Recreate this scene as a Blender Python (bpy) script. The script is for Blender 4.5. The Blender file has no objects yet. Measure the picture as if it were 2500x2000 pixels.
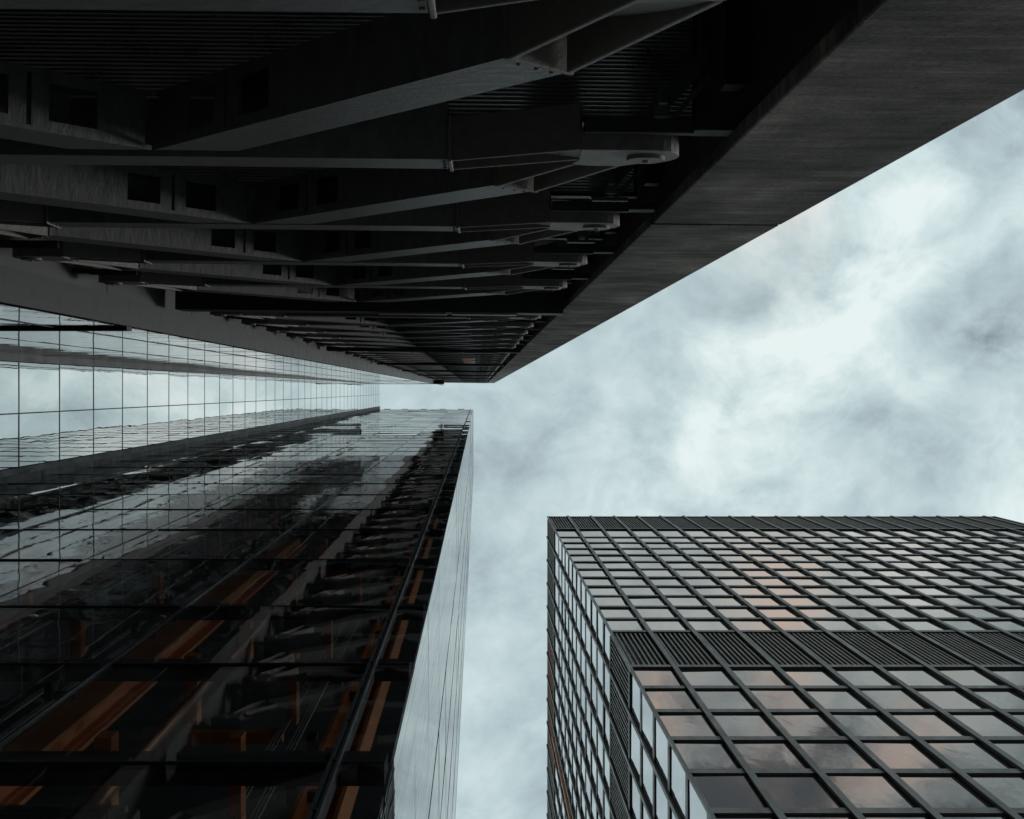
import bpy, math, random
from mathutils import Vector
random.seed(7)
S = bpy.context.scene
COL = S.collection
R = math.radians
H0 = 1.6            # eye height: every height below is measured from the eye, the ground lies H0 under it

# ------------------------------------------------------------------ camera
cam = bpy.data.cameras.new('camera')
camo = bpy.data.objects.new('camera', cam); COL.objects.link(camo)
camo.location = (0, 0, H0)
camo.rotation_euler = (math.pi, 0, 0)          # straight up
cam.sensor_width = 36; cam.lens = 50
cam.shift_x = (1250-1167)/2500.0
cam.shift_y = -(1000-951.5)/2500.0
cam.clip_start = 0.05; cam.clip_end = 4000
S.camera = camo
S.view_settings.view_transform = 'Standard'; S.view_settings.look = 'None'
S.view_settings.exposure = 0.0; S.view_settings.gamma = 1

# ------------------------------------------------------------------ node helpers
class NT:
    def __init__(s, nt): s.nt = nt
    def new(s, t, **kw):
        n = s.nt.nodes.new(t)
        for k, v in kw.items(): setattr(n, k, v)
        return n
    def link(s, a, b): s.nt.links.new(a, b)
    def val(s, sock, x):
        if isinstance(x, (int, float)): sock.default_value = x
        elif isinstance(x, tuple): sock.default_value = x
        else: s.link(x, sock)
    def math(s, op, a, b=0.0, c=0.0, clamp=False):
        n = s.new('ShaderNodeMath', operation=op); n.use_clamp = clamp
        s.val(n.inputs[0], a); s.val(n.inputs[1], b); s.val(n.inputs[2], c)
        return n.outputs[0]
    def mix(s, f, a, b, bt='MIX'):
        n = s.new('ShaderNodeMix', data_type='RGBA', blend_type=bt)
        s.val(n.inputs[0], f); s.val(n.inputs[6], a); s.val(n.inputs[7], b)
        return n.outputs[2]
    def noise(s, vec, scale, detail=4, rough=.5, dist=0.0):
        n = s.new('ShaderNodeTexNoise'); s.link(vec, n.inputs['Vector'])
        n.inputs['Scale'].default_value = scale; n.inputs['Detail'].default_value = detail
        n.inputs['Roughness'].default_value = rough; n.inputs['Distortion'].default_value = dist
        return n.outputs['Fac']
    def mapping(s, vec, scale=(1, 1, 1), rot=(0, 0, 0), loc=(0, 0, 0)):
        n = s.new('ShaderNodeMapping'); s.link(vec, n.inputs['Vector'])
        n.inputs['Scale'].default_value = scale; n.inputs['Rotation'].default_value = rot
        n.inputs['Location'].default_value = loc
        return n.outputs['Vector']
    def ramp(s, f, stops):
        n = s.new('ShaderNodeValToRGB'); s.link(f, n.inputs[0])
        e = n.color_ramp.elements
        while len(e) < len(stops): e.new(.5)
        for i, (p, c) in enumerate(stops):
            e[i].position = p; e[i].color = (*c, 1)
        return n.outputs[0]

# ------------------------------------------------------------------ world: overcast sky with torn clouds
W = bpy.data.worlds.new('World'); S.world = W; W.use_nodes = True
W.node_tree.nodes.clear()
t = NT(W.node_tree)
SUN_EL, SUN_AZ = R(66), R(120)
sky = t.new('ShaderNodeTexSky', sky_type='NISHITA'); sky.sun_disc = False
sky.sun_elevation = SUN_EL; sky.sun_rotation = SUN_AZ
tc = t.new('ShaderNodeTexCoord')
sx = t.new('ShaderNodeSeparateXYZ'); t.link(tc.outputs['Generated'], sx.inputs[0])
zz = t.math('MAXIMUM', sx.outputs[2], .12)
u = t.math('DIVIDE', sx.outputs[0], zz); v = t.math('DIVIDE', sx.outputs[1], zz)
cb = t.new('ShaderNodeCombineXYZ'); t.link(u, cb.inputs[0]); t.link(v, cb.inputs[1])
P = cb.outputs[0]
def blob(cx, cy, ang, sa, sb):         # soft elliptical cloud mass in the cloud layer
    ca, sn = math.cos(ang), math.sin(ang)
    dx = t.math('SUBTRACT', u2, cx); dy = t.math('SUBTRACT', v2, cy)
    a = t.math('ADD', t.math('MULTIPLY', dx, ca/sa), t.math('MULTIPLY', dy, sn/sa))
    b = t.math('ADD', t.math('MULTIPLY', dx, -sn/sb), t.math('MULTIPLY', dy, ca/sb))
    q = t.math('ADD', t.math('MULTIPLY', a, a), t.math('MULTIPLY', b, b))
    return t.math('EXPONENT', t.math('MULTIPLY', q, -1.0))
wn = t.new('ShaderNodeTexNoise'); t.link(P, wn.inputs['Vector'])
wn.inputs['Scale'].default_value = 9; wn.inputs['Detail'].default_value = 2; wn.inputs['Roughness'].default_value = .5
wsep = t.new('ShaderNodeSeparateXYZ'); t.link(wn.outputs['Color'], wsep.inputs[0])
u2 = t.math('ADD', u, t.math('MULTIPLY', t.math('SUBTRACT', wsep.outputs[0], .5), .10))
v2 = t.math('ADD', v, t.math('MULTIPLY', t.math('SUBTRACT', wsep.outputs[1], .5), .10))
cw = t.new('ShaderNodeCombineXYZ'); t.link(u2, cw.inputs[0]); t.link(v2, cw.inputs[1])
Q = cw.outputs[0]
n1 = t.noise(t.mapping(P, (1, 1, 1), (0, 0, R(20)), (3.1, 1.7, 0)), 9.0, 12, .62)
n2 = t.noise(t.mapping(Q, (1, 1.45, 1), (0, 0, R(55)), (7.3, 2.2, 0)), 18, 12, .60)
n3 = t.noise(t.mapping(P, (1, 1, 1), (0, 0, 0), (4.4, 9.2, 0)), 4.0, 4, .5)
c = 0.0
for wgt, a in ((.30, (.215, -.030, R(126), .20, .055)), (.20, (.30, -.105, R(118), .08, .03)), (.16, (.27, -.005, R(15), .09, .03)),
               (.22, (.385, .070, R(110), .06, .035)), (.08, (.10, .18, R(70), .10, .05)),
               (-.12, (.375, -.170, R(120), .10, .04)), (-.22, (.375, -.025, R(110), .035, .03)), (.20, (.345, -.085, R(-32), .06, .016)), (-.14, (.29, .035, R(30), .05, .022)),
               (-.13, (.165, -.045, R(115), .05, .016)), (-.05, (.03, .06, R(90), .12, .06)), (-.55, (.21, -.310, R(0), .22, .085))):
    c = t.math('ADD', t.math('MULTIPLY', blob(*a), wgt), c)
amp = t.math('MULTIPLY_ADD', t.math('ABSOLUTE', c), 1.9, .52)
det = t.math('ADD', t.math('MULTIPLY', t.math('SUBTRACT', n1, .5), 1.7), t.math('MULTIPLY', t.math('SUBTRACT', n2, .5), 1.25))
c = t.math('ADD', t.math('MULTIPLY_ADD', det, amp, .515), c)
c = t.math('ADD', c, t.math('MULTIPLY', t.math('SUBTRACT', n3, .5), .25))
col = t.ramp(c, [(0.0, (.15, .18, .20)), (.26, (.36, .45, .48)), (.48, (.505, .63, .655)), (.70, (.66, .79, .80)), (1.0, (.85, .95, .945))])
wnz = t.noise(t.mapping(P, (1, 1, 1), (0, 0, 0), (1.4, 5.2, 0)), 11.0, 3, .5)
warm = t.math('ADD', blob(.215, -.185, R(95), .085, .030), t.math('ADD', blob(.13, -.235, R(80), .05, .022), blob(.30, -.262, R(60), .05, .022)))
warm = t.math('MULTIPLY', warm, t.math('MULTIPLY_ADD', t.math('MULTIPLY_ADD', n1, .7, t.math('MULTIPLY', wnz, .5)), 5.0, -2.35, clamp=True), clamp=True)
col = t.mix(t.math('MULTIPLY', warm, .85), col, (.95, .79, .70, 1))
hz = t.math('MULTIPLY_ADD', sx.outputs[2], 2.2, .25, clamp=True)      # the light dies away towards the built-up horizon
col = t.mix(1.0, col, hz, 'MULTIPLY')
bg1 = t.new('ShaderNodeBackground'); t.link(sky.outputs[0], bg1.inputs[0]); bg1.inputs[1].default_value = .08
bg2 = t.new('ShaderNodeBackground'); t.link(col, bg2.inputs[0]); bg2.inputs[1].default_value = 1.0
mx = t.new('ShaderNodeMixShader'); mx.inputs[0].default_value = .93
t.link(bg1.outputs[0], mx.inputs[1]); t.link(bg2.outputs[0], mx.inputs[2])
wo = t.new('ShaderNodeOutputWorld'); t.link(mx.outputs[0], wo.inputs[0])

# ------------------------------------------------------------------ sun: veiled, very soft
sl = bpy.data.lights.new('sun', 'SUN'); sl.energy = 1.0; sl.angle = R(12); sl.color = (1, .96, .92)
so = bpy.data.objects.new('sun', sl); COL.objects.link(so)
sd = Vector((1.25, .24, 1)).normalized()
so.rotation_euler = (-sd).to_track_quat('-Z', 'Y').to_euler()
sky.sun_elevation = math.asin(sd.z); sky.sun_rotation = math.atan2(sd.x, sd.y)

# ------------------------------------------------------------------ materials
def mat(name):
    m = bpy.data.materials.new(name); m.use_nodes = True; m.node_tree.nodes.clear()
    t = NT(m.node_tree); o = t.new('ShaderNodeOutputMaterial')
    return m, t, o
def paint(name, c0, c1, rough=.55, metal=0.0, sc=(1, 1, 1), nscale=3.0, bump=.15, spec=.4, fine=None, bscale=60):
    m, t, o = mat(name)
    tcn = t.new('ShaderNodeTexCoord')
    p = t.mapping(tcn.outputs['Object'], sc)
    f = t.noise(p, nscale, 8, .68, .2)
    f = t.math('MULTIPLY_ADD', f, 2.6, -.8, clamp=True)
    b = t.new('ShaderNodeBsdfPrincipled')
    colr = t.mix(f, (*c0, 1), (*c1, 1))
    fn = t.noise(t.mapping(tcn.outputs['Object'], sc, loc=(5, 3, 1)), bscale, 3, .6)
    colr = t.mix(.35, colr, t.mix(fn, (*c0, 1), (*c1, 1)))
    t.link(colr, b.inputs['Base Color'])
    t.link(t.math('MULTIPLY_ADD', f, .25, rough-.12), b.inputs['Roughness'])
    b.inputs['Metallic'].default_value = metal
    b.inputs['Specular IOR Level'].default_value = spec
    bp = t.new('ShaderNodeBump'); bp.inputs['Strength'].default_value = bump; bp.inputs['Distance'].default_value = .01
    t.link(t.math('ADD', f, t.math('MULTIPLY', fn, .5)), bp.inputs['Height']); t.link(bp.outputs[0], b.inputs['Normal'])
    t.link(b.outputs[0], o.inputs[0])
    return m
def glass(name, f0, power, tint, body=None, trans=None, wave=.3, wsc=(1, 1, 1), wscale=.8, rough=0.0, fmax=1.0, dirt=0.0, dsc=(1, 1, 1)):
    """coated pane: mirror by angle over a dark body or over clear tinted glass"""
    m, t, o = mat(name)
    tcn = t.new('ShaderNodeTexCoord')
    p = t.mapping(tcn.outputs['Object'], wsc)
    h = t.noise(p, wscale, 3, .45, .6)
    bp = t.new('ShaderNodeBump'); bp.inputs['Strength'].default_value = 1.0; bp.inputs['Distance'].default_value = wave
    t.link(h, bp.inputs['Height'])
    lw = t.new('ShaderNodeLayerWeight'); lw.inputs['Blend'].default_value = .5
    f = t.math('POWER', lw.outputs['Facing'], power)
    f = t.math('MULTIPLY_ADD', f, fmax-f0, f0, clamp=True)
    g = t.new('ShaderNodeBsdfGlossy'); g.inputs['Roughness'].default_value = rough
    if dirt > 0:
        dn = t.noise(t.mapping(tcn.outputs['Object'], dsc), 2.0, 6, .65, .2)
        dn = t.math('MULTIPLY_ADD', dn, 3.0, -1.35, clamp=True)
        t.link(t.mix(t.math('MULTIPLY', dn, dirt), (*tint, 1), (tint[0]*.55, tint[1]*.52, tint[2]*.5, 1)), g.inputs['Color'])
    else:
        g.inputs['Color'].default_value = (*tint, 1)
    t.link(bp.outputs[0], g.inputs['Normal'])
    if trans:
        d = t.new('ShaderNodeBsdfTransparent'); d.inputs[0].default_value = (*trans, 1)
    else:
        d = t.new('ShaderNodeBsdfDiffuse'); d.inputs[0].default_value = (*body, 1)  # dark body colour stands for the unlit interior behind the pane
    ms = t.new('ShaderNodeMixShader'); t.link(f, ms.inputs[0]); t.link(d.outputs[0], ms.inputs[1]); t.link(g.outputs[0], ms.inputs[2])
    t.link(ms.outputs[0], o.inputs[0])
    return m

M = {}
M['steel'] = paint('painted_steel', (.10, .106, .11), (.26, .27, .27), .5, 0, (1.5, 1, 3), 5, .4)
M['steel_dark'] = paint('dark_steel', (.03, .032, .036), (.06, .063, .068), .6, 0, (1, 1, 1), 3, .15)
M['cast'] = paint('cast_steel', (.17, .168, .16), (.31, .30, .28), .55, 0, (2, 2, 2), 6, .5, bscale=90)
M['deck'] = paint('soffit_metal', (.78, .78, .79), (.88, .88, .89), .32, .95, (.5, 1, 1), 4, .1)
def concrete(name):
    m, t, o = mat(name)
    tcn = t.new('ShaderNodeTexCoord'); P_ = tcn.outputs['Object']
    st = t.noise(t.mapping(P_, (.55, 1, 3.2)), 2.2, 10, .72, .1)             # boards
    pt = t.noise(t.mapping(P_, (.8, 1, .55), loc=(3, 1, 7)), 1.1, 5, .6, .3)  # clouds of damp
    fg = t.noise(t.mapping(P_, (1.6, 1, 4.0), loc=(9, 1, 2)), 16, 5, .7)      # grain
    ln = t.noise(t.mapping(P_, (.10, 1, 5.0), loc=(2, 4, 4)), 2.0, 2, .5)     # long pale lines
    f = t.math('ADD', t.math('MULTIPLY', t.math('SUBTRACT', st, .5), 1.6), t.math('MULTIPLY', t.math('SUBTRACT', pt, .5), 2.3))
    f = t.math('ADD', f, t.math('MULTIPLY', t.math('SUBTRACT', fg, .5), 1.5))
    f = t.math('ADD', f, t.math('MULTIPLY', t.math('MULTIPLY_ADD', ln, 9.0, -5.6, clamp=True), .5))
    f = t.math('ADD', f, .42, clamp=True)
    vo = t.new('ShaderNodeTexVoronoi'); t.link(t.mapping(P_, (1, 1, 1)), vo.inputs['Vector']); vo.inputs['Scale'].default_value = 7
    hole = t.math('LESS_THAN', vo.outputs['Distance'], .075)
    colr = t.ramp(f, [(0, (.045, .044, .042)), (.4, (.155, .150, .140)), (.72, (.27, .258, .236)), (1, (.47, .45, .41))])
    colr = t.mix(hole, colr, (.03, .03, .03, 1))
    b = t.new('ShaderNodeBsdfPrincipled'); t.link(colr, b.inputs['Base Color']); b.inputs['Roughness'].default_value = .8
    b.inputs['Specular IOR Level'].default_value = .25
    bp = t.new('ShaderNodeBump'); bp.inputs['Strength'].default_value = .8; bp.inputs['Distance'].default_value = .02
    t.link(f, bp.inputs['Height']); t.link(bp.outputs[0], b.inputs['Normal']); t.link(b.outputs[0], o.inputs[0])
    return m
M['concrete'] = concrete('board_marked_concrete')
M['concrete_smooth'] = paint('smooth_concrete', (.085, .095, .096), (.135, .145, .145), .75, 0, (1, .8, .25), 1.5, .2, .3)
M['bronze'] = paint('bronze_metal', (.048, .040, .034), (.088, .073, .060), .45, 0, (1, 1, .3), 2, .1, .5)
M['bronze_light'] = paint('bronze_louvre', (.125, .108, .09), (.20, .172, .145), .5, 0, (1, 1, .3), 2, .1, .4)
M['black'] = paint('black_metal', (.012, .012, .014), (.022, .022, .024), .5, 0, (1, 1, 1), 2, .05)
M['frame'] = paint('grey_panel', (.08, .083, .087), (.12, .125, .13), .5, 0, (1, 1, .4), 2, .1)
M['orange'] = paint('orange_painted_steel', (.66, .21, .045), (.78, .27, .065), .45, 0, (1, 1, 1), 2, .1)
M['brown_reflection'] = paint('reflection_louvre', (.30, .11, .05), (.42, .17, .08), .6, 0, (1, 1, .3), 2, .1)  # louvre colour with a painted brown reflection
M['copper'] = paint('copper_pipe', (.42, .19, .09), (.55, .27, .14), .35, .6, (1, 1, .2), 2, .05)
M['silver'] = paint('rail_steel', (.35, .36, .37), (.5, .5, .5), .3, .7, (1, 1, .2), 2, .05)
M['interior'] = paint('lift_shaft_lining', (.05, .052, .056), (.10, .104, .11), .7, 0, (1, 1, 1), 1.5, .1)
M['paving'] = paint('granite_paving', (.10, .10, .102), (.15, .15, .15), .8, 0, (1, 1, 1), 1.5, .2)
M['g_front'] = glass('lift_tower_glass', .04, 5.5, (.80, .80, .80), trans=(.93, .94, .95), wave=.0045, wsc=(.9, 1, .30), wscale=1.0, dirt=.5, dsc=(6, 1, .25))
M['g_side'] = glass('side_mirror_glass', .30, 4.0, (.80, .80, .80), trans=(.95, .96, .96), wave=.003, wsc=(1, .5, .2), wscale=.8, dirt=.8, dsc=(1, 9, .12))
M['g_end'] = glass('alcove_end_glass', .62, 2.5, (.98, .99, .98), body=(.05, .05, .05), wave=.004, wsc=(1, .8, .3), wscale=.8)
M['g_alcove'] = glass('alcove_side_glass', .40, 3.0, (.82, .80, .80), body=(.03, .03, .03), wave=.012, wsc=(.5, 1, .6), wscale=1.0, dirt=.6, dsc=(1, 1, 5))
M['g_office'] = glass('bronze_office_glass', .11, 3.9, (.98, .89, .84), body=(.020, .022, .025), wave=.005, wsc=(.9, .9, .30), wscale=1.2)
M['g_office_side'] = glass('office_side_glass', .34, 3.0, (.90, .90, .92), body=(.020, .022, .025), wave=.006, wsc=(.6, .6, .8), wscale=1.0)

# ------------------------------------------------------------------ mesh builder
class MB:
    def __init__(s): s.v = []; s.f = []
    def box(s, x0, x1, y0, y1, z0, z1, tilt=None):
        n = len(s.v)
        pts = [(x, y, z) for z in (z0, z1) for y in (y0, y1) for x in (x0, x1)]
        if tilt:                                     # small mounting error of a pane: rotation about the pane's middle
            ax, az, axis = tilt
            cx, cy, cz = (x0+x1)/2, (y0+y1)/2, (z0+z1)/2
            out = []
            for x, y, z in pts:
                if axis == 'y': out.append((x, y + ax*(z-cz) + az*(x-cx), z))
                else: out.append((x + ax*(z-cz) + az*(y-cy), y, z))
            pts = out
        s.v += pts
        s.f += [tuple(n+i for i in q) for q in ((0, 2, 3, 1), (4, 5, 7, 6), (0, 1, 5, 4), (2, 6, 7, 3), (0, 4, 6, 2), (1, 3, 7, 5))]
        return s
    def prism(s, poly, y0, y1, y0b=None):            # polygon in XZ pushed from y0 (near, facing +Y) back to y1
        n = len(s.v); k = len(poly)
        area = sum(poly[i][0]*poly[(i+1) % k][1]-poly[(i+1) % k][0]*poly[i][1] for i in range(k))
        if area < 0: poly = poly[::-1]
        for i, (x, z) in enumerate(poly): s.v.append((x, y0 if not callable(y0) else y0(x, z), z))
        for x, z in poly: s.v.append((x, y1, z))
        s.f.append(tuple(n+i for i in range(k))[::-1]); s.f.append(tuple(n+k+i for i in range(k)))
        for i in range(k):
            j = (i+1) % k
            s.f.append((n+i, n+j, n+k+j, n+k+i))
        return s
    def plan(s, poly, z0, z1):                       # polygon in XY between two heights
        n = len(s.v); k = len(poly)
        for x, y in poly: s.v.append((x, y, z0))
        for x, y in poly: s.v.append((x, y, z1))
        s.f.append(tuple(n+i for i in range(k))[::-1]); s.f.append(tuple(n+k+i for i in range(k)))
        for i in range(k):
            j = (i+1) % k
            s.f.append((n+i, n+j, n+k+j, n+k+i))
        return s
    def strip(s, p, q, w, y0, y1):                   # thin bar from p to q in XZ, w wide
        dx, dz = q[0]-p[0], q[1]-p[1]; L = math.hypot(dx, dz); nx, nz = -dz/L*w/2, dx/L*w/2
        return s.prism([(p[0]+nx, p[1]+nz), (q[0]+nx, q[1]+nz), (q[0]-nx, q[1]-nz), (p[0]-nx, p[1]-nz)], y0, y1)
    def bar(s, x0, x1, prof):                        # YZ profile run along X
        n = len(s.v); k = len(prof)
        for y, z in prof: s.v.append((x0, y, z))
        for y, z in prof: s.v.append((x1, y, z))
        s.f.append(tuple(n+i for i in range(k))); s.f.append(tuple(n+k+i for i in range(k))[::-1])
        for i in range(k):
            j = (i+1) % k; s.f.append((n+j, n+i, n+k+i, n+k+j))
        return s
    def tube(s, p, q, r, k=10):
        p, q = Vector(p), Vector(q); d = (q-p).normalized()
        a = d.orthogonal().normalized(); b = d.cross(a); n = len(s.v)
        for c in (p, q):
            for i in range(k):
                w = 2*math.pi*i/k; s.v.append(tuple(c + a*r*math.cos(w) + b*r*math.sin(w)))
        s.f.append(tuple(n+i for i in range(k))[::-1]); s.f.append(tuple(n+k+i for i in range(k)))
        for i in range(k):
            j = (i+1) % k; s.f.append((n+i, n+j, n+k+j, n+k+i))
        return s
    def build(s, name, m, parent=None, bevel=0.0, smooth=False):
        off = Vector((0, 0, -H0))
        o_ = parent
        while o_ is not None:
            off += o_.location; o_ = o_.parent
        me = bpy.data.meshes.new(name)
        me.from_pydata([(x-off.x, y-off.y, z-off.z) for x, y, z in s.v], [], s.f)
        me.materials.append(m); me.update()
        if smooth:
            for p in me.polygons: p.use_smooth = True
        o = bpy.data.objects.new(name, me); COL.objects.link(o)
        if parent: o.parent = parent
        if bevel:
            b = o.modifiers.new('bevel', 'BEVEL'); b.width = bevel; b.segments = 2; b.limit_method = 'ANGLE'; b.angle_limit = R(40)
        return o
def thing(name, loc, label, cat):
    e = bpy.data.objects.new(name, None); COL.objects.link(e); e.location = loc
    e['label'] = label; e['category'] = cat
    return e
def copy_tree(o, parent, dz):
    c = o.copy(); COL.objects.link(c); c.parent = parent
    c.location = (o.location.x, o.location.y, o.location.z + dz)
    for ch in [q for q in o.children]:
        d = ch.copy(); COL.objects.link(d); d.parent = c
    return c

# ------------------------------------------------------------------ ground
g = MB(); g.box(-700, 700, -700, 700, -H0-.5, -H0)
go = g.build('ground', M['paving']); go['kind'] = 'structure'

# ================================================================== C : bronze office tower (right)
CX0, CX1, CY0 = 5.74, 42.8, 10.5
CY1 = CY0 + 37.0
C = thing('office_tower', (24, 29, 0), 'bronze office tower of gridded windows with dark louvre bands, on the right against the sky', 'building')
ROOF = 117.9
BW = 1.918
fx = [CX0 + 1.70 + BW*i for i in range(19)]           # front fins
fy = [CY0 + 1.74 + BW*i for i in range(19)]           # side fins
low = [54.1 - 3.70*i for i in range(15)]              # transom centres below the louvre band
upp = [61.9 + 3.63*i for i in range(12)]              # above it
core = MB()
core.box(CX0+.30, CX1-.05, CY0+.30, CY1, -H0, ROOF-.4)
core.build('core_wall', M['black'], C)
rows = []
zs = sorted(low)
for i in range(len(zs)-1): rows.append((zs[i], zs[i+1]))
for i in range(len(upp)-1): rows.append((upp[i], upp[i+1]))
rows.append((upp[-1], 106.4))
BH = .225                                             # half height of a transom
wins = []
fxe = [CX0] + fx + [CX1]
fye = [CY0] + fy + [CY1]
for (a, b) in rows:
    for i in range(len(fxe)-1):
        wins.append(('f', fxe[i], fxe[i+1], a+BH, b-BH))
    for i in range(len(fye)-1):
        wins.append(('s', fye[i], fye[i+1], a+BH, b-BH))
def win_size(w):                                     # how large a window shows from the pavement
    s_, a, b, z0, z1 = w
    zc = (z0+z1)/2
    if s_ == 'f': x, y = (a+b)/2/zc*3472, CY0/zc*3472
    else: x, y = CX0/zc*3472, (a+b)/2/zc*3472
    inside = -60 < x+1167 < 2560 and y+951 < 2060
    ar = ((b-a)/zc) * ((CY0 if s_ == 'f' else CX0)*(1/z0-1/z1))
    return (inside, ar)
wins.sort(key=win_size, reverse=True)
def win_box(mb, w):
    s_, a, b, z0, z1 = w
    tl = (random.gauss(0, .004), random.gauss(0, .004))
    if s_ == 'f': mb.box(a+.07, b-.07, CY0+.09, CY0+.11, z0+.02, z1-.02, (*tl, 'y'))
    else: mb.box(CX0+.05, CX0+.07, a+.07, b-.07, z0+.02, z1-.02, (*tl, 'x'))
rest_f, rest_s = MB(), MB()
for i, w in enumerate(wins):
    if i < 100:
        mb = MB(); win_box(mb, w); mb.build('window', M['g_office'] if w[0] == 'f' else M['g_office_side'], C)
    elif w[0] == 'f': win_box(rest_f, w)
    else: win_box(rest_s, w)
for mb, m in ((rest_f, 'g_office'), (rest_s, 'g_office_side')):
    o = mb.build('window', M[m], C); o['kind'] = 'stuff'
for x in fx:                                         # fins: a web and a wider outer flange
    mb = MB(); mb.box(x-.05, x+.05, CY0+.02, CY0+.22, -H0, ROOF+.1); mb.box(x-.10, x+.10, CY0-.05, CY0+.02, -H0, ROOF+.22)
    mb.build('mullion', M['bronze'], C)
for y in fy:
    mb = MB(); mb.box(CX0+.02, CX0+.22, y-.05, y+.05, -H0, ROOF+.1); mb.box(CX0-.06, CX0+.02, y-.085, y+.085, -H0, ROOF+.22)
    mb.build('mullion', M['bronze'], C)
cp = MB(); cp.box(CX0-.02, CX0+.085, CY0-.02, CY0+.085, -H0, ROOF-.01); cp.box(CX1-.12, CX1+.02, CY0-.02, CY0+.12, -H0, ROOF-.01)
cp.build('corner_post', M['bronze'], C)
for z in zs[:-1] + upp[1:]:
    mb = MB()
    for (a, b) in zip(fxe[:-1], fxe[1:]): mb.box(a+.051, b-.051, CY0+.03, CY0+.24, z-BH, z+BH)
    for (a, b) in zip(fye[:-1], fye[1:]): mb.box(CX0+.02, CX0+.24, a+.051, b-.051, z-BH, z+BH)
    mb.build('transom', M['bronze'], C)
def louvre_band(z0, z1):
    for z in (z0, z1):
        mb = MB(); mb.box(CX0+.03, CX1-.03, CY0-.0, CY0+.25, z-.2, z+.2); mb.box(CX0-.0, CX0+.25, CY0+.26, CY1, z-.2, z+.2)
        mb.build('band_rail', M['bronze'], C)
    for k, (e, ax) in enumerate(((fxe, 'f'), (fye, 's'))):
        for a, b in zip(e[:-1], e[1:]):
            mb = MB(); n = max(3, int((b-a-.2)/.2))
            for j in range(n):
                q = a+.14+(b-a-.28)*(j+.5)/n + random.gauss(0, .006)
                if ax == 'f': mb.box(q-.035, q+.035, CY0+.05, CY0+.2, z0+.2, z1-.2)
                else: mb.box(CX0+.03, CX0+.2, q-.035, q+.035, z0+.2, z1-.2)
            brown_reflection = ax == 's' and z0 > 100 and 20.5 < (a+b)/2 < 29  # these side louvres carry a brown reflection put into their colour
            o = mb.build('louvre_panel', M['brown_reflection'] if brown_reflection else M['bronze_light'], C)
            if brown_reflection: o['label'] = 'louvre panel with a brown reflection in its colour'
louvre_band(54.1, 61.9)
louvre_band(107.6, ROOF-.2)
mb = MB(); mb.box(CX0-.17, CX0+.018, 26.12, 26.30, 40, 107.2); mb.build('orange_glint_strip', M['orange'], C)  # orange strip added to stand in for a reflection in the side glass
rf = MB(); rf.box(CX0+.04, CX1, CY0+.04, CY1, ROOF-.38, ROOF-.02); rf.build('roof', M['black'], C)

# ================================================================== B : dark glass lift tower (lower left)
BY, BXC, BXL = 2.643, -.606, -13.3
BROOF = 192.6
B = thing('lift_tower', (-7, 7, 0), 'dark reflective glass tower with orange lift steelwork behind its panes, at the lower left', 'building')
bx = [BXL+.02, -11.16, -8.63, -6.10, -3.57, -1.02, BXC]
bz = [-H0, 2.8, 6.4, 10.07, 13.69, 17.33, 22.1, 26.87, 31.4, 35.8]
while bz[-1] < BROOF-3: bz.append(bz[-1] + 4.19)
bz[-1] = BROOF-.3
panes = []
for j in range(len(bz)-1):
    for i in range(len(bx)-1):
        panes.append((i, j))
def pane_key(p):
    zc = (bz[p[1]]+bz[p[1]+1])/2
    return (zc > 8, -zc if zc > 8 else zc)
panes.sort(key=pane_key, reverse=True)
rest = MB()
for k, (i, j) in enumerate(panes):
    mb = MB() if k < 100 else rest
    mb.box(bx[i]+.012, bx[i+1]-.012, BY, BY+.016, bz[j]+.015, bz[j+1]-.015, (random.gauss(0, .0020), random.gauss(0, .0035), 'y'))
    if k < 100: mb.build('glass_pane', M['g_front'], B)
rest.build('glass_pane', M['g_front'], B)['kind'] = 'stuff'
for i in range(1, len(bx)-1):
    mb = MB()
    if i == 5:
        mb.box(bx[i]-.036, bx[i]-.014, BY-.018, BY+.10, -H0, BROOF); mb.box(bx[i]+.014, bx[i]+.036, BY-.018, BY+.10, -H0, BROOF)
        mb.box(bx[i]-.014, bx[i]+.014, BY-.004, BY+.18, -H0, BROOF)
        for z in [8.9 + 1.21*q for q in range(20)]:
            mb.tube((bx[i], BY-.002, z), (bx[i], BY-.022, z), .014)
    else:
        mb.box(bx[i]-.011, bx[i]+.011, BY-.006, BY+.03, -H0, BROOF)
    mb.build('mullion', M['black'] if i != 5 else M['steel_dark'], B)
for z in bz[1:-1]:
    mb = MB()
    for a, b in zip(bx[:-1], bx[1:]): mb.box(a+.055, b-.055, BY-.012, BY+.05, z-.013, z+.013)
    mb.build('transom', M['black'], B)
for z in bz[1:-1]:                                   # floor edge behind the panes
    mb = MB(); mb.box(BXL+.3, BXC-.06, BY+.03, BY+.17, z+.02, z+.45)
    mb.build('floor_edge', M['interior'], B)
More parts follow.
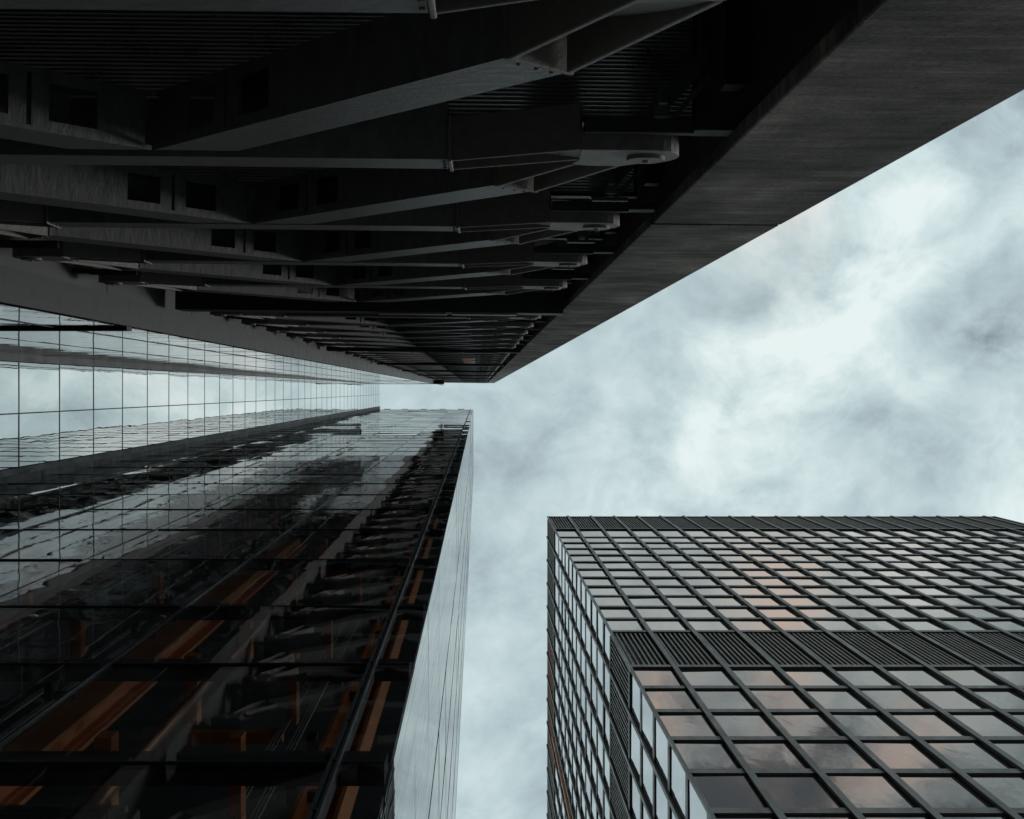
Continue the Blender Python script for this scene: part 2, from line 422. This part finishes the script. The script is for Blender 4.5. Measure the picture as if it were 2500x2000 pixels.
# interior of the lift shafts
ib = MB(); ib.box(BXL+.2, BXC-.10, 8.6, 8.9, -H0, BROOF-1); ib.box(BXL+.05, BXL+.2, BY+.2, 8.6, -H0, BROOF-1)
ib.build('shaft_wall', M['interior'], B)
for xc, yc, w in ((-4.15, 3.28, .36), (-9.9, 3.28, .34)):
    mb = MB(); mb.box(xc-w/2, xc+w/2, yc, yc+.045, -H0, 33); mb.box(xc-w/2, xc+w/2, yc+.30, yc+.345, -H0, 33); mb.box(xc-.02, xc+.02, yc+.045, yc+.30, -H0, 33)
    mb.build('lift_column', M['orange'], B)
mb = MB(); mb.box(-1.36, -1.325, 3.06, 3.36, -H0, 36); mb.box(-1.04, -1.005, 3.06, 3.36, -H0, 36); mb.box(-1.325, -1.04, 3.20, 3.23, -H0, 36)
mb.build('lift_column', M['orange'], B)
for z in bz[1:14]:
    mb = MB()
    for xc in (-2.02, -3.12, -5.4, -7.6):
        w = .05 if xc > -3 else .07
        mb.box(xc-w, xc+w, BY+.25, BY+1.0, z+1.75, z+2.0)
    mb.box(-3.05, -2.05, BY+.95, BY+1.06, z+1.2, z+1.34)
    mb.build('cross_beam', M['orange'], B)
    mb = MB()
    for xc in (-4.15, -1.18):
        for dz_ in (.9, 2.2):
            mb.box(xc-.30, xc-.22, 3.0, 3.2, z+dz_, z+dz_+.22); mb.box(xc-.26, xc+.0, 3.12, 3.2, z+dz_+.06, z+dz_+.14)
    mb.build('bracket', M['steel_dark'], B)
for xc in (-1.86, -2.06, -4.9, -5.15, -6.6, -6.8, -8.1):
    mb = MB()
    for d in (-.035, 0, .035): mb.box(xc+d-.006, xc+d+.006, 3.55, 3.57, -H0, 70)
    mb.build('guide_rail', M['silver'], B)
mb = MB(); mb.tube((-2.75, 2.98, -1), (-2.75, 2.98, 34), .055); mb.build('riser_pipe', M['copper'], B, smooth=True)
mb = MB(); mb.tube((-6.0, 2.98, -1), (-6.0, 2.98, 34), .055); mb.build('riser_pipe', M['copper'], B, smooth=True)
# rounded louvre grille low in the shaft
gr = MB()
for k in range(7): gr.box(-3.3, -2.25, BY+.08, BY+.12, 8.35+.13*k, 8.40+.13*k)
gr.box(-2.25, -2.17, BY+.05, BY+.14, 8.25, 9.15); gr.box(-3.4, -2.27, BY+.05, BY+.14, 9.17, 9.25)
gr.build('vent_grille', M['frame'], B, bevel=.03)
# right-hand return: mirror glass seen edge-on
sy = [BY, 5.27, 6.9, 8.4, 9.9, 11.3]
for j in range(len(bz)-1):
    mb = MB()
    for a, b in zip(sy[:-1], sy[1:]):
        mb.box(BXC-.02, BXC, a+.02, b-.02, bz[j]+.022, bz[j+1]-.022, (random.gauss(0, .0007), random.gauss(0, .0007), 'x'))
    mb.build('side_panel', M['g_side'], B)
mb = MB()
for y in sy[1:]: mb.box(BXC-.06, BXC+.004, y-.018, y+.018, -H0, BROOF)
mb.box(BXC-.12, BXC-.024, 8.92, 11.29, -H0, BROOF-.2)
mb.build('side_backing', M['black'], B)
bk = MB(); bk.box(BXL+.3, BXC-.13, 8.91, 11.25, -H0, BROOF-.4); bk.build('core_wall', M['black'], B)
rf = MB(); rf.box(BXL+.05, BXC-.13, BY+.06, 8.9, BROOF-.9, BROOF-.35)
rf.build('roof', M['black'], B)
for xc in (-10.0, -7.4, -4.85, -2.3):
    mb = MB(); mb.box(xc-.45, xc+.45, BY-.05, BY+.02, BROOF-5.2, BROOF-2.8); 
for xc in (-12.3, -9.9, -7.35, -4.8, -2.3):
    mb = MB(); mb.box(xc-.42, xc+.42, BY-.03, BY+.03, BROOF-.02, BROOF+.5); mb.build('parapet_block', M['black'], B)

# ================================================================== D : bright glass end of the alcove and its far side
DX = -13.3
D = thing('glass_tower', (-15, -2, 0), 'pale mirror glass tower wall of sky reflections deep in the slot at the left', 'building')
dz = [41.2 + 4.0*i for i in range(-10, 38)]
dz = [-H0] + [z for z in dz if z > 2] + [193.0]
LEAN = .00173
ALY = -1.113
ycols = [(-.80, .69), (.69, 2.24)]
n = 0
for j in range(len(dz)-1):
    for (a, b) in ycols:
        mb = MB(); mb.box(DX-.016, DX, a+.012, b-.012, dz[j]+.03, dz[j+1]-.03, (random.gauss(0, .0006), random.gauss(0, .0012), 'x'))
        mb.build('glass_pane', M['g_end'], D)
for z in dz[1:-1]:
    mb = MB(); mb.box(DX-.05, DX+.008, -.80, 2.24, z-.045, z+.045); mb.build('transom', M['bronze'], D)
mb = MB(); mb.box(DX-.05, DX+.03, .69-.018, .69+.018, -H0, 193); mb.build('mullion', M['black'], D)
for a, b in ((-1.10, -.81), (2.25, 2.45)):
    mb = MB()
    for j in range(len(dz)-1): mb.box(DX-.2, DX+.04, a, b, dz[j]-.10+.012, dz[j+1]-.10-.012)
    mb.build('edge_panel', M['frame'], D)
mb = MB(); mb.box(DX-.6, DX-.21, -6, BY+.02, -H0, 192.8); mb.box(DX-.2, DX+.026, 2.455, BY+.012, -H0, 192.8); mb.box(DX-.2, DX+.045, BY+.013, BY+.5, -H0, 192.0)
mb.build('backing_wall', M['black'], D)
# far side of the alcove, facing the camera side, mirror glass; leans like the braced block beside it
al = bpy.data.objects.new('alcove_wall', None)
ax = [DX+.05, -12.27, -9.77, -7.27, -6.05]
azs = [3.3 + 4.0*i for i in range(48)]
azs = [-H0] + azs + [193.0]
alv = MB()
def leaned(mb): mb.v = [(x, y + LEAN*z, z) for x, y, z in mb.v]; return mb
mb = MB()
mb.box(ax[0], ax[-1], ALY-.5, ALY-.03, -H0, 192.9)
aw = leaned(mb).build('alcove_wall', M['black'], D)
for j in range(len(azs)-1):
    mb = MB()
    for a, b in zip(ax[:-1], ax[1:]):
        mb.box(a+.01, b-.01, ALY-.016, ALY, azs[j]+.012, azs[j+1]-.012, (random.gauss(0, .0012), random.gauss(0, .0012), 'y'))
    leaned(mb).build('alcove_glass', M['g_alcove'], aw)
mb = MB()
for a in ax[1:-1]: mb.box(a-.012, a+.012, ALY-.02, ALY+.012, -H0, 193)
leaned(mb).build('alcove_mullion', M['black'], aw)
mb = MB()
for z, h in ((24.5, .35),): mb.box(ax[0], ax[-1], ALY-.02, ALY+.05, z, z+h)
leaned(mb).build('alcove_ledge', M['black'], aw)
mb = MB(); mb.box(DX, -4.6, ALY-.5, ALY+.03, 193.05, 193.9); leaned(mb).build('alcove_coping', M['black'], aw)

# ================================================================== A : braced steel block overhead
AY = -1.6
A = thing('braced_tower', (1.2, AY, 0), 'dark steel braced tower of chevron frames and board marked concrete edge, looming overhead', 'building')
A.rotation_euler = (-LEAN, 0, .011)
AROOF = 250.0
XM = -2.2
def mir(pts): return [(2*XM-x, z) for x, z in pts]
NB = -.40                                            # members are .4 deep, behind the face
def brace_mb(mirror):
    mb = MB(); f = mir if mirror else (lambda p: p)
    y0 = AY-.006; y1 = AY+NB
    P1, P2 = (.14, 11.08), (.4526, 11.39)
    Q2, Q1 = (-1.62, 13.852), (-2.19, 13.852)
    mb.prism(f([P1, P2, Q2, Q1]), y0, y0-.03)
    mb.prism(f([P1, P2, Q2, Q1]), y1+.03, y1)
    def lerp(a, b, t_): return (a[0]+(b[0]-a[0])*t_, a[1]+(b[1]-a[1])*t_)
    d = (P2[0]-P1[0], P2[1]-P1[1]); L = math.hypot(*d); nx, nz = d[0]/L*.03, d[1]/L*.03
    def bottom(t0, t1, ya, yb):
        a, b = lerp(P1, Q1, t0), lerp(P1, Q1, t1)
        mb.prism(f([a, b, (b[0]+nx, b[1]+nz), (a[0]+nx, a[1]+nz)]), ya, yb)
    yi, yo = y0-.03, y1+.03
    segs = [(0, .60, 0), (.60, .70, 1), (.70, .735, 0), (.745, .78, 0), (.78, .88, 1), (.88, .985, 0)]
    for a, b, h in segs:
        if h: bottom(a, b, yi, yi-.045); bottom(a, b, yo+.045, yo)
        else: bottom(a, b, yi, yo)
    a, b = P2, Q2
    mb.prism(f([a, b, (b[0]-nx, b[1]-nz), (a[0]-nx, a[1]-nz)]), yi, yo)
    return mb
def node_mb(mirror):
    mb = MB(); f = mir if mirror else (lambda p: p)
    y0 = AY+.012; yb = AY-.30
    body = [(.675, 9.344), (.9, 9.335), (1.15, 9.335)]
    for k in range(-5, 6):                            # round end about the pin
        w = k/5*R(82); body.append((1.13+.225*math.cos(w), 9.60+.265*math.sin(w)))
    body += [(1.10, 9.90), (.988, 10.01), (.83, 9.99), (.70, 9.95), (.655, 9.90), (.69, 9.76)]
    mb.prism(f(body), y0, y0-.14)
    # arm to the beam: two flanges and a web that falls back
    mb.strip(*f([(-.183, 9.865), (.68, 9.356)]), .035, y0-.002, yb)
    mb.strip(*f([(-.1775, 10.245), (.69, 9.752)]), .035, y0-.002, yb)
    X0, X1 = f([(-.18, 0), (.70, 0)])[0][0], f([(-.18, 0), (.70, 0)])[1][0]
    def slope(depth):
        def q(x, z):
            tt = (x-X1)/(X0-X1); tt = max(0, min(1, tt)); return y0-.01-depth*tt**.6
        return q
    def ladder(pa, pb, qa, qb, depth, n=6):           # web between two edges pa-pb and qa-qb, cut in n strips
        for k in range(n):
            t0, t1 = k/n, (k+1)/n
            L = lambda a, b, t_: (a[0]+(b[0]-a[0])*t_, a[1]+(b[1]-a[1])*t_)
            poly = [L(pa, pb, t0), L(pa, pb, t1), L(qa, qb, t1), L(qa, qb, t0)]
            ys = [y0-.012-depth*(1-t0)**1.3, y0-.012-depth*(1-t1)**1.3, y0-.012-depth*(1-t1)**1.3, y0-.012-depth*(1-t0)**1.3]
            pl = f(poly); n0 = len(mb.v)
            for (x, z), y in zip(pl, ys): mb.v.append((x, y, z))
            for (x, z), y in zip(pl, ys): mb.v.append((x, y-.03, z))
            q = [(0, 1, 2, 3), (7, 6, 5, 4), (0, 4, 5, 1), (1, 5, 6, 2), (2, 6, 7, 3), (3, 7, 4, 0)]
            mb.f += [tuple(n0+i for i in (a if mirror else a[::-1])) for a in q]
    ladder((-.18, 9.885), (.69, 9.37), (-.175, 10.225), (.70, 9.74), .26)
    mb.strip(*f([(.155, 11.07), (.672, 9.97)]), .035, y0-.002, yb)
    mb.strip(*f([(.4565, 11.34), (.985, 10.02)]), .035, y0-.002, yb)
    ladder((.17, 11.07), (.68, 9.97), (.44, 11.32), (.975, 10.02), .26)
    for (bxx, bzz) in ((-.235, 9.93), (-.235, 10.06), (-.235, 10.19), (.20, 11.18), (.29, 11.27), (.37, 11.35)):
        (qx, qz), = f([(bxx, bzz)]); mb.tube((qx, AY+.012, qz), (qx, AY-.008, qz), .016, 6)
    # end plates where casting and members are bolted
    mb.strip(*f([(-.197, 9.83), (-.19, 10.31)]), .03, y0+.004, yb)
    mb.strip(*f([(.13, 11.055), (.475, 11.40)]), .03, y0-.004, yb)
    return mb
def pin_mb(mirror):
    mb = MB(); y0 = AY+.012
    cx = 1.13 if not mirror else 2*XM-1.13
    ring = []
    mb.tube((cx, y0-.10, 9.585), (cx, y0+.028, 9.585), .128, 28)
    mb.tube((cx, y0+.02, 9.585), (cx, y0+.042, 9.585), .022, 12)
    return mb
def clevis_mb(mirror):
    mb = MB(); sp = (lambda a, b: (a, b)) if not mirror else (lambda a, b: (2*XM-b, 2*XM-a))
    x0, x1 = sp(.69, 1.40); mb.box(x0, x1, AY-.17, AY-.08, 9.20, 9.30)
    x0, x1 = sp(1.402, 1.66); mb.box(x0, x1, AY-.17, AY-.10, 9.20, 9.42)
    return mb
bm_ = MB(); bm_.box(-4.19, -.21, AY+NB, AY, 9.86, 10.28)
proto = bm_.build('floor_beam', M['steel'], A, bevel=.006)
for mr in (False, True):
    brace_mb(mr).build('brace', M['steel'], proto)
    node_mb(mr).build('node_casting', M['cast'], proto, bevel=.008)
    pin_mb(mr).build('pin', M['cast'], proto, bevel=.004)
    clevis_mb(mr).build('clevis', M['steel_dark'], proto, bevel=.006)
for o_ in proto.children:                            # keep the parts centred on the beam's own origin
    pass
offs = [-4.22, 4.0, 8.02, 12.0]
ledges = [27.0 + 27.0*i for i in range(8)]
for L in ledges:
    for i in range(6):
        z = L + 3.55 + 4.05*i
        if z < AROOF-6: offs.append(z - 9.6)
for d in offs: copy_tree(proto, A, d)
levels = sorted([9.6] + [9.6+d for d in offs])
# soffits: slatted metal ceilings behind the frames
for k, zp in enumerate(levels):
    zd = zp + (1.06 if zp < 24 else .78)
    mb = MB()
    if zp < 24:
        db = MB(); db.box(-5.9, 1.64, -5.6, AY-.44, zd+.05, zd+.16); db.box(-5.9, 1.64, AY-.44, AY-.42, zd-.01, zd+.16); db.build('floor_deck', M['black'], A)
        y = AY-.44
        while y > -4.6:
            mb.bar(-5.8, 1.60, [(y, zd+.022), (y-.018, zd+.004), (y-.021, zd+.004), (y-.021, zd+.050), (y, zd+.050)]); y -= .031
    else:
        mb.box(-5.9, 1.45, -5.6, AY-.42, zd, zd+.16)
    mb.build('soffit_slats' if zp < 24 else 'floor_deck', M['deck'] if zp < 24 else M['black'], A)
    if zp < 24:
        mb = MB(); mb.plan([(1.14, -1.99), (1.30, -1.99), (1.98, -2.75), (1.82, -2.75)], zd-.14, zd-.02)
        mb.plan([(1.36, -1.97), (1.41, -1.97), (2.0, -2.66), (1.95, -2.66)], zd-.18, zd-.10)
        mb.box(1.28, 1.40, -2.12, -2.02, zd-.26, zd-.12); mb.box(1.31, 1.37, -2.22, -2.10, zd-.36, zd-.16); mb.box(1.16, 1.52, -1.99, -1.95, zd-.2, zd-.06)
        mb.build('soffit_bracket', M['steel'], A)
        mb = MB(); mb.box(1.55, 1.68, -3.4, AY-.34, zp+3.55, zp+3.75); mb.build('tie_beam', M['black'], A)
for L in ledges:
    mb = MB(); mb.box(-5.75, 1.62, AY-.3, AY+.10, L, L+.75); mb.box(-5.75, 1.45, -5.0, AY-.3, L-1.1, L+.75)
    mb.build('transfer_girder', M['steel_dark'], A)
    mb = MB(); mb.box(-1.9, -.6, AY+.10, AY+.13, L+.12, L+.62); mb.box(-.5, .75, AY+.10, AY+.13, L+.12, L+.62)
    mb.build('girder_plate', M['cast'], A)
# the concrete edge at the right, in lifts, and the column behind it
edges = [-H0, 13.47, 20.9, 27.2]
while edges[-1] < AROOF-5: edges.append(edges[-1]+6.75)
edges[-1] = AROOF
for a, b in zip(edges[:-1], edges[1:]):
    mb = MB(); g0 = .015 if abs(a-20.9) < .1 else .055; g1 = .015 if abs(b-20.9) < .1 else .055
    mb.box(1.65, 2.86, AY-.11, AY, a+g0, b-g1)
    mb.build('edge_panel', M['concrete'], A, bevel=.012)
mb = MB(); mb.box(1.70, 2.80, -3.2, AY-.12, -H0, AROOF-.2); mb.build('column', M['steel_dark'], A)
# concrete flank at the left, seen from inside, with a thin trim
le = [-H0, 9.4, 16.3, 23.2, 30.05]
while le[-1] < AROOF-5: le.append(le[-1]+6.87)
le[-1] = AROOF-6
for a, b in zip(le[:-1], le[1:]):
    mb = MB(); mb.box(-6.35, -6.05, -4.2, -1.245, a+.02, b-.02)
    mb.build('flank_panel', M['concrete_smooth'], A)
for a, b in zip(range(-1, 240, 12), range(11, 252, 12)):
    mb = MB(); mb.box(-6.22, -6.06, -1.20, -1.10, a+.02, b-.02); mb.build('flank_trim', M['frame'], A)
mb = MB(); mb.box(-6.35, 2.80, -6.2, -5.65, -H0, AROOF-.3); mb.box(-6.34, -6.06, -5.65, -4.21, -H0, AROOF-.3); mb.box(2.5, 2.8, -5.65, -3.2, -H0, AROOF-.3)
mb.build('back_wall', M['black'], A)
mb = MB(); mb.box(-6.0, 1.62, -5.6, AY+.02, AROOF-.6, AROOF); mb.build('roof', M['steel_dark'], A)
for z in (66.5, 70.6, 74.6):
    mb = MB(); mb.box(-.75, -.15, AY+.012, AY+.05, z, z+2.2); mb.build('orange_glow_panel', M['orange'], A)  # added orange panels, painting in a warm reflected glow
